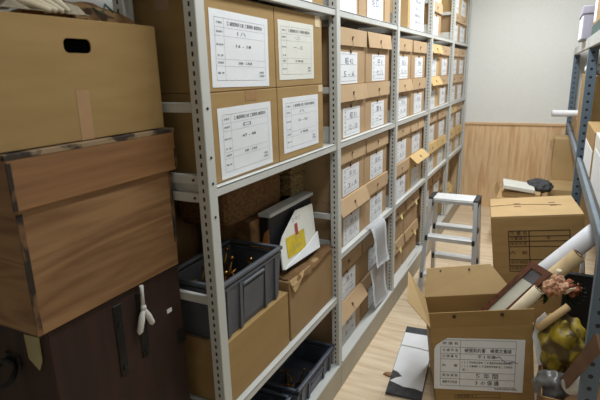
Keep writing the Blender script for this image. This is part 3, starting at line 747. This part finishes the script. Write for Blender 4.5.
# form label
b = MB(); ex0, ez0 = ex, ez; ex, ez = ex*math.cos(.07)-ez*math.sin(.07), ez*math.cos(.07)+ex*math.sin(.07); F = o-ey*.0012-ez*.006-ex0*.014; u0, u1, v0, v1 = .032, .438, .042, .318
pp = lambda u, v: F+ex*u-ez*v
b.slab([pp(u0, v1), pp(u1, v1+.004), pp(u1, v0), pp(u0+.06, v0), pp(u0+.035, v0+.018), pp(u0+.008, v0+.04), pp(u0, v0+.06)], .001, 'paper', -ey)
F = F-ey*.0014
R = lambda a0, a1, c0, c1, m='inkgrey': b.rect(F, ex, ez, a0, a1, -c1, -c0, .0004, m)
tu0, tu1, tm = .06, .40, .15; tr = [.05, .088, .122, .152, .222, .258, .296]
for v in tr: R(tu0, tu1, v, v+.002)
for u in (tm, tu1-.002): R(u, u+.002, tr[0], tr[-1])
R(tu0, tu0+.002, tr[1], tr[-1])
T = lambda s_, u, v, size, width=None, m='ink': b.text(s_, F, ex, ez, u, -v, size, .0006, m, width)
for s_, i in (('所 属 名', 0), ('文 書 件 名', 1), ('分 類 番 号', 2), ('内　　容', 3), ('保 存 期 間', 4), ('廃棄予定年度', 5)):
    T(s_, (tu0+tm)/2, (tr[i]+tr[i+1])/2, .016, .07)
T('補償契約書　補償文書綴', .275, .105, .024, .21); T('平 3 年度', .27, .137, .02, .08)
T('１ １ １ 用地買収関係 １ 号 補償契約関係書類 物件', .272, .168, .012, .23); T('１ １ １ 工事関係 １ 号 図面関係書類 第二 工事関係', .272, .188, .012, .23); T('綴 一', .175, .208, .012)
T('５ 年 間', .275, .24, .03, .1); T('３ の 保 護', .275, .277, .028, .11); T('鳥取県総務部文書課', .36, .306, .012, .1)
b.tube([F-ey*.001+ex*u-ez*v for u, v in ((.30, .14), (.33, .133), (.34, .15), (.36, .165), (.39, .158), (.41, .166))], .0012, 'pen', 5)
b.build('label', t)
b = MB(); F = o-ey*.0006; ex, ez = ex0, ez0
for v in (.362, .381): b.rect(F, ex, ez, .09, .3, -v-.002, -v, .0004, 'print')
for u in (.09, .19, .298): b.rect(F, ex, ez, u, u+.002, -.383, -.362, .0004, 'print')
b.text('保存期間 年', F, ex, ez, .14, -.372, .014, .0005, 'print', width=.08); b.build('printed_table', t)

# portfolio on the floor
t = thing('portfolio', 'flat black portfolio with white paper cover and string, on the floor', 'portfolio', (-.54, 2.45, 0), None,
          Matrix.Translation(V((-.605, 2.085, 0))) @ Matrix.Rotation(.099, 4, 'Z'))
mx = W[t.name]
b = MB(); b.box(0, .18, 0, .70, .001, .016, 'charcoal', .003, mx); b.build('cover', t)
b = MB(); pts = [(.004, .10), (.03, .135), (.06, .155), (.03, .19), (.003, .2), (.003, .615), (.177, .615), (.177, .06), (.14, .072), (.08, .07)]
b.slab([mx @ V((x, y, .0165)) for x, y in pts], .002, 'cloth' if False else 'paper', Z); b.build('paper_cover', t)
b = MB(); b.tube([mx @ V(p) for p in ((-.001, .46, .02), (.1, .455, .021), (.181, .44, .02))], .0035, 'cottonwhite', 6); b.build('tie', t)
b = MB(); b.slab([mx @ V(p) for p in ((-.045, .165, .002), (-.01, .15, .002), (.02, .17, .004), (.0, .19, .004), (-.035, .185, .002))], .004, 'brownpaper', Z); b.build('torn_corner', t)

# low carton that holds rolls and bags, right foreground
t = thing('low_carton', 'shallow brown carton under the yellow bag at the lower right', 'carton', (.35, 2.35, 0))
b = MB(); x0, x1, y0, y1, z1 = .085, .56, 1.97, 2.62, .285
for q in ((x0, x1, y0, y0+.006), (x0, x1, y1-.006, y1), (x0, x0+.006, y0+.006, y1-.006), (x1-.006, x1, y0+.006, y1-.006)): b.box(*q, 0, z1, 'carton_old', .001)
b.box(x0+.006, x1-.006, y0+.006, y1-.006, 0, .006, 'carton_old'); b.build('body', t)

def roll(name, label, cat, p0, p1, r, mat, wraps=True, group=None, hollow=True):
    t = thing(name, label, cat, p0, group); p0, p1 = V(p0), V(p1)
    b = MB(); b.tube([p0, p0.lerp(p1, .5), p1], r, mat, 20, caps=True); b.build('roll', t)
    d = (p1-p0).normalized()
    b = MB()
    for k in (.45, .75) if hollow else (.6,):
        rr = r*k; a = d.cross(Z).normalized(); c = d.cross(a)
        b.tube([p1+d*.0008+(a*math.cos(q)+c*math.sin(q))*rr for q in [2*math.pi*i/16 for i in range(17)]], r*.06, 'print', 4, caps=False)
    b.build('end_wraps', t)
    return t
roll('paper_tube', 'long white paper tube leaning across the moving carton to the right', 'paper tube', (-.33, 2.75, .05), (.385, 2.75, .905), .049, 'tube')
roll('paper_roll', 'beige paper roll leaning just below the long white tube', 'paper roll', (-.31, 2.565, .045), (.203, 2.55, .717), .036, 'kraftroll', group=None)
roll('paper_roll', 'short cream paper roll beside the mahogany frame', 'paper roll', (-.13, 2.33, .34), (.045, 2.36, .585), .029, 'creamroll')
# framed picture leaning out of the open carton
t = thing('picture_frame', 'mahogany picture frame with pale mount leaning out of the open carton', 'picture frame', (-.25, 2.42, .25))
A = V((-.348, 2.37, .22)); L_ = V((.356, .18, .428)); Wd = V((.092, -.05, -.03)); ln, wd = L_.length, Wd.length
l1, w1 = L_.normalized(), Wd.normalized(); nn = w1.cross(l1).normalized()
if nn.y > 0: nn = -nn
Q = lambda u, v, k=0: A+l1*u+w1*v+nn*k
b = MB(); fw = .024
for q in ((0, ln, 0, fw), (0, ln, wd-fw, wd), (0, fw, fw, wd-fw), (ln-fw*1.3, ln, fw, wd-fw)):
    b.slab([Q(q[0], q[2]), Q(q[1], q[2]), Q(q[1], q[3]), Q(q[0], q[3])], .018, 'frame', nn)
b.build('moulding', t)
b = MB(); b.slab([Q(fw, fw, .004), Q(ln-.10, fw, .004), Q(ln-.10, wd-fw, .004), Q(fw, wd-fw, .004)], .004, 'mount', nn); b.build('mount', t)
b = MB(); b.slab([Q(ln-.0995, fw, .004), Q(ln-fw*1.3, fw, .004), Q(ln-fw*1.3, wd-fw, .004), Q(ln-.0995, wd-fw, .004)], .004, 'picture', nn); b.build('picture', t)
# bouquet of artificial flowers
t = thing('flower_bouquet', 'faded peach artificial flower bouquet with green leaves among the rolls', 'bouquet', (.10, 2.36, .53))
c = V((.105, 2.37, .60)); r = random.Random(3)
def petal(center, direc, ln_, wd_, m, up=None):
    d = V(direc).normalized(); a = d.cross(V((.3, .5, .8))).normalized(); n_ = d.cross(a)
    b.grid(lambda u, v: center+d*ln_*u+a*wd_*(v-.5)*math.sin(math.pi*min(.98, .12+u*.86))+n_*(.15*ln_*math.sin(u*2.2)+.1*ln_*abs(v-.5)), 5, 4, m, th=.001)
def flower(cc, s, m, label):
    global b
    b = MB()
    for i in range(9):
        q = i*.7; petal(cc, (math.cos(q), math.sin(q)*.8-.2, .45+.3*(i % 3)), s, s*.8, m)
    b.build(label, t)
def bloom(cc, rr, m, sd):
    b = MB(); b.blob(cc, rr, m, .28, 4, 2.4, None, sd); b.build('blossom', t)
bloom(c+V((-.012, -.02, .008)), (.034, .03, .036), 'petal', 1); bloom(c+V((.03, -.03, .02)), (.03, .03, .028), 'petal', 4)
bloom(c+V((.068, .0, .012)), (.04, .035, .032), 'rust', 7); bloom(c+V((.012, -.01, .045)), (.024, .024, .03), 'petal', 9)
b = MB(); b.slab([c+V((.03, -.05, .0)), c+V((.062, -.05, .03)), c+V((.085, -.05, .038)), c+V((.055, -.05, .005))], .006, 'creamroll'); b.build('calyx', t)
b = MB()
for i in range(7): q = 2.6+i*.35; petal(c+V((-.025, -.01, -.03)), (math.cos(q), -.4, math.sin(q)*.8), .05, .03, 'leaf')
b.build('leaf_spray', t)
b = MB()
for i in range(9): q = -1.2+i*.3; petal(c+V((.06, .01, -.005)), (math.cos(q), -.2, math.sin(q)), .075, .035, 'leafdk')
b.build('leaf_spray', t)
b = MB(); b.tube([c+V((.0, .0, .04)), c+V((.01, 0, .075)), c+V((.012, -.005, .095))], [.012, .01, .012], 'creamroll', 8); b.build('stem', t)
# paper sheet, cardboard strip
b = MB(); b.slab([(.07, 2.2, .287), (.035, 2.21, .42), (.045, 2.22, .50), (.075, 2.24, .535), (.105, 2.25, .49), (.1, 2.22, .287)], .003, 'paper', -Y)
tag(b.build('paper_sheet', at=(.08, 2.21, .287)), 'folded white paper sheet beside the open carton corner', 'paper')
roll('cardboard_tube', 'thin light brown cardboard tube lying above the yellow bag', 'cardboard tube', (.05, 2.2, .465), (.165, 2.26, .57), .0165, 'carton_light')
# bags
b = MB(); b.blob((.155, 2.26, .385), (.10, .10, .135), 'yellowbag', .17, 5, 2.3, .25, 12)
tag(b.build('plastic_bag', at=(.155, 2.26, .25)), 'crumpled yellow plastic bag in the low carton', 'bag')
b = MB(); b.blob((.128, 2.09, .27), (.07, .07, .065), 'greybag', .14, 4, 2.2, .19, 5)
tag(b.build('plastic_bag', at=(.135, 2.14, .16)), 'grey plastic bag in front of the yellow bag', 'bag')
roll('paper_roll', 'white rolled sheet leaning right of the grey bag', 'paper roll', (.185, 2.02, .325), (.275, 1.955, .475), .036, 'tube')
b = MB(); A = V((.168, 2.05, .31)); B = V((.214, 1.6, .77)); d = (B-A).normalized(); w_ = d.cross(V((.9, .3, 0))).normalized()*.027; b.slab([A-w_, B-w_, B+w_, A+w_], .008, 'brownboard')
tag(b.build('cardboard_strip', at=(.172, 2.04, .39)), 'dark brown cardboard strip leaning behind the white rolled sheet', 'cardboard')

# ------------------------------------------------------------------ right rack of blue-grey angle steel
RXF = .2
rr = thing('angle_rack', 'blue-grey slotted angle steel rack along the right of the aisle', 'shelving', (RXF, 3.65, 0))
def angle_post(x, y, sgn):
    b = MB()
    b.box(x, x+sgn*.055 if sgn > 0 else x, y, y+.004, 0, 1.703, 'blue') if sgn > 0 else b.box(x-.055, x, y, y+.004, 0, 1.703, 'blue')
    b.box(x if sgn > 0 else x-.004, x+.004 if sgn > 0 else x, y+.004, y+.05, 0, 1.703, 'blue')
    o = b.build('post', rr); d = V((x+sgn*.027, y, 0))-W[rr.name].translation
    for v in o.data.vertices: v.co -= d
    o.location = d
for y in (1.80, 3.60, 5.86): angle_post(RXF, y, 1); angle_post(.66, y, -1)
for ya, yb in ((1.86, 3.595), (3.66, 5.855)):
    for z, m, hh in ((1.02, 'bluepaint', .06), (1.77, 'beam', .066)):
        for x in (RXF+.005, .635):
            e = .055 if m == 'beam' else 0; b = MB(); b.box(x-(.006 if e and x < .4 else 0), x+.018, ya-e-.004*bool(e), yb+.03*bool(e), z-hh, z, m, .002); b.build('beam', rr)
        b = MB(); b.box(RXF+.024, .634, ya, yb, z-.018, z-.004, 'deck'); b.build('deck', rr)
G = 'things on the right rack'
# upper shelf
t = thing('lilac_container', 'lilac grey lidded container on the upper shelf of the right rack', 'container', (.33, 4.1, 1.767))
b = MB(); b.box(.168, .50, 4.0, 4.5, 1.771, 1.935, 'lilac', .006); b.build('body', t)
b = MB(); b.box(.160, .508, 3.992, 4.508, 1.936, 1.99, 'lilac', .006); b.build('lid', t)
b = MB(); b.box(.1665, .1682, 4.02, 4.48, 1.78, 1.93, 'paper'); b.build('side_label', t)
t = carton('carton', 'tan carton with white corner label on the upper right rack shelf', .225, .52, 3.3, 3.92, 1.8505, 2.09, 'carton_dull')
b = MB(); b.box(.2235, .2252, 3.7, 3.91, 1.87, 2.04, 'paper'); b.build('label', t)
b = MB(); b.box(.222, .54, 3.28, 3.95, 1.771, 1.849, 'greenbox', .004)
tag(b.build('file_box', at=(.38, 3.36, 1.767)), 'dark green flat file box under the tan carton, right rack', 'file box')
# middle opening
t = carton('carton', 'kraft carton between the two blue posts of the right rack', .236, .56, 3.75, 4.72, 1.018, 1.53, 'carton')
b = MB(); b.blob((.275, 4.3, 1.57), (.05, .2, .045), 'cottonwhite', .15, 3, 2, 1.531, 4)
tag(b.build('folded_cloth', at=(.31, 4.2, 1.531)), 'white folded cloth on the kraft carton in the right rack', 'cloth')
carton('carton', 'low kraft carton under the white roll end, right rack', .236, .56, 4.78, 5.7, 1.018, 1.155, 'carton_dull')
roll('paper_tube', 'white paper tube jutting from the right rack before the back wall', 'paper tube', (.55, 5.0, 1.1845), (.046, 5.0, 1.1845), .029, 'tube')
t = thing('document_box', 'brown document box with white lower label on the right rack', 'document box', (.3, 3.1, 1.018))
b = MB(); b.box(.235, .30, 2.92, 3.5, 1.018, 1.262, 'carton', .003); b.build('body', t)
b = MB(); b.box(.2335, .2352, 2.94, 3.48, 1.022, 1.16, 'paper'); b.box(.24, .295, 2.9188, 2.9201, 1.022, 1.16, 'paper'); b.build('label', t)
t = thing('document_box', 'pale grey document box nearest the camera on the right rack', 'document box', (.27, 2.6, 1.018))
b = MB(); b.box(.235, .33, 2.25, 2.86, 1.018, 1.27, 'paper_cream', .003); b.build('body', t)
b = MB(); b.box(.2335, .2352, 2.3, 2.8, 1.03, 1.2, 'paper'); b.build('label', t)
for i, (a, hgt, mt) in enumerate(((3.12, .47, 'black'), (2.9, .5, 'black'), (2.66, .44, 'carton_old'), (3.38, .42, 'greybag'))):
    t = thing('box_file', ['black box file standing behind the brown document box', 'black box file, taller, near the blue post', 'brown box file behind the pale grey box', 'grey box file against the blue near post'][i], 'box file', (.45, a, 1.018), 'box files on the right rack')
    b = MB(); b.box(.345, .60, a-.1, a+.1, 1.018, 1.018+hgt, mt, .004); b.build('body', t)
    b = MB(); b.box(.3435, .3452, a-.05, a+.05, 1.1, 1.3, 'paper_cream' if i > 1 else 'paper'); b.build('spine_label', t)
# under the right rack
t = carton('carton', 'dark brown carton under the right rack behind the leaning rolls', .37, .62, 2.72, 3.45, 0, .52, 'carton_old')
b = MB(); b.box(.17, .362, 2.845, 2.875, .0, .50, 'black', .004)
tag(b.build('panel_board', at=(.45, 2.86, 0)), 'dark panel board standing under the right rack', 'board')
b = MB(); b.box(.243, .262, 2.89, 2.91, .0, .645, 'paper', .002)
tag(b.build('white_slat', at=(.25, 2.9, 0)), 'narrow white slat standing behind the dark panel board', 'slat')

# ------------------------------------------------------------------ far end of the aisle
t = carton('carton', 'kraft carton stacked on another in the back right corner', .10, .50, 5.5, 5.84, .471, .89, 'carton_light', tape=False)
b = MB(); b.slab([(.10, 5.51, .889), (.10, 5.83, .889), (.07, 5.82, .82), (.07, 5.52, .78)], .004, 'carton_light', -X); b.build('side_flap', t)
t = carton('carton', 'lower kraft carton on the floor in the back right corner', .09, .50, 5.04, 5.84, 0, .47, 'carton_light', tape=False)
b = MB(); b.slab([(.09, 5.05, .47), (.09, 5.44, .47), (.04, 5.43, .44), (.025, 5.06, .39)], .004, 'carton_light', -X); b.build('side_flap', t)
t = carton('carton', 'kraft carton behind the moving carton, papers on top', -.34, .03, 4.62, 5.02, 0, .45, 'carton_light', tape=False)
b = MB(); b.slab([(-.34, 4.63, .45), (-.34, 5.0, .45), (-.372, 4.99, .53), (-.372, 4.66, .52)], .004, 'carton_light', -X); b.build('side_flap', t)
t = thing('paper_stack', 'white paper folder stack on a carton by the back wall', 'papers', (-.15, 4.8, .451))
b = MB(); b.box(-.29, .02, 4.68, 4.98, .4515, .495, 'carton_light', .004); b.build('lower_folder', t)
mxr = Matrix.Translation(V((-.14, 4.8, .54))) @ Matrix.Rotation(.13, 4, 'Y') @ Matrix.Rotation(.1, 4, 'Z')
b = MB(); b.box(-.165, .10, -.15, .12, -.024, .012, 'paper_cream', .006, mxr, 2); b.build('paper_pad', t)
b = MB(); b.blob((-.0, 4.9, .525), (.115, .11, .062), 'charcoal', .14, 4, 2.5, .4605, 3)
tag(b.build('cloth', at=(0, 4.9, .5)), 'charcoal grey cloth draped over the white paper stack', 'cloth')

# ------------------------------------------------------------------ light
def area(name, loc, sx, sy, e, col=(.94, .985, 1), rot=(0, 0, 0)):
    l = bpy.data.lights.new(name, 'AREA'); l.shape = 'RECTANGLE'; l.size = sx; l.size_y = sy; l.energy = e; l.color = col
    o = bpy.data.objects.new(name, l); COL.objects.link(o); o.location = loc; o.rotation_euler = rot
    return o
area('ceiling_tube_light', (-.25, 1.45, 2.68), .22, 1.2, 17)
area('ceiling_tube_light', (-.25, 3.1, 2.68), .22, 1.2, 26)
area('ceiling_tube_light', (-.25, 4.5, 2.68), .22, 1.2, 26)
wd = bpy.data.worlds.new('World'); SC.world = wd; wd.use_nodes = True
wd.node_tree.nodes['Background'].inputs['Color'].default_value = (.5, .5, .5, 1)
wd.node_tree.nodes['Background'].inputs['Strength'].default_value = .05

# ------------------------------------------------------------------ camera
cam = bpy.data.cameras.new('camera'); co = bpy.data.objects.new('camera', cam); COL.objects.link(co)
r_ = V((.89382313, .44762464, -.02669084)); u_ = V((-.0907335, .23882685, .96681393)); f_ = V((-.43914422, .86173889, -.25408351))
co.matrix_world = Matrix(((r_.x, u_.x, -f_.x, 0), (r_.y, u_.y, -f_.y, 0), (r_.z, u_.z, -f_.z, 1.6), (0, 0, 0, 1)))
cam.sensor_fit = 'HORIZONTAL'; cam.sensor_width = 36; cam.lens = 36*483.4713/600; cam.clip_start = .02
cam.dof.use_dof = True; cam.dof.focus_distance = 2.0; cam.dof.aperture_fstop = 5.0
SC.camera = co
SC.view_settings.view_transform = 'Standard'; SC.view_settings.look = 'None'; SC.view_settings.gamma = 1
SC.view_settings.exposure = 0.15; SC.view_settings.use_curve_mapping = False
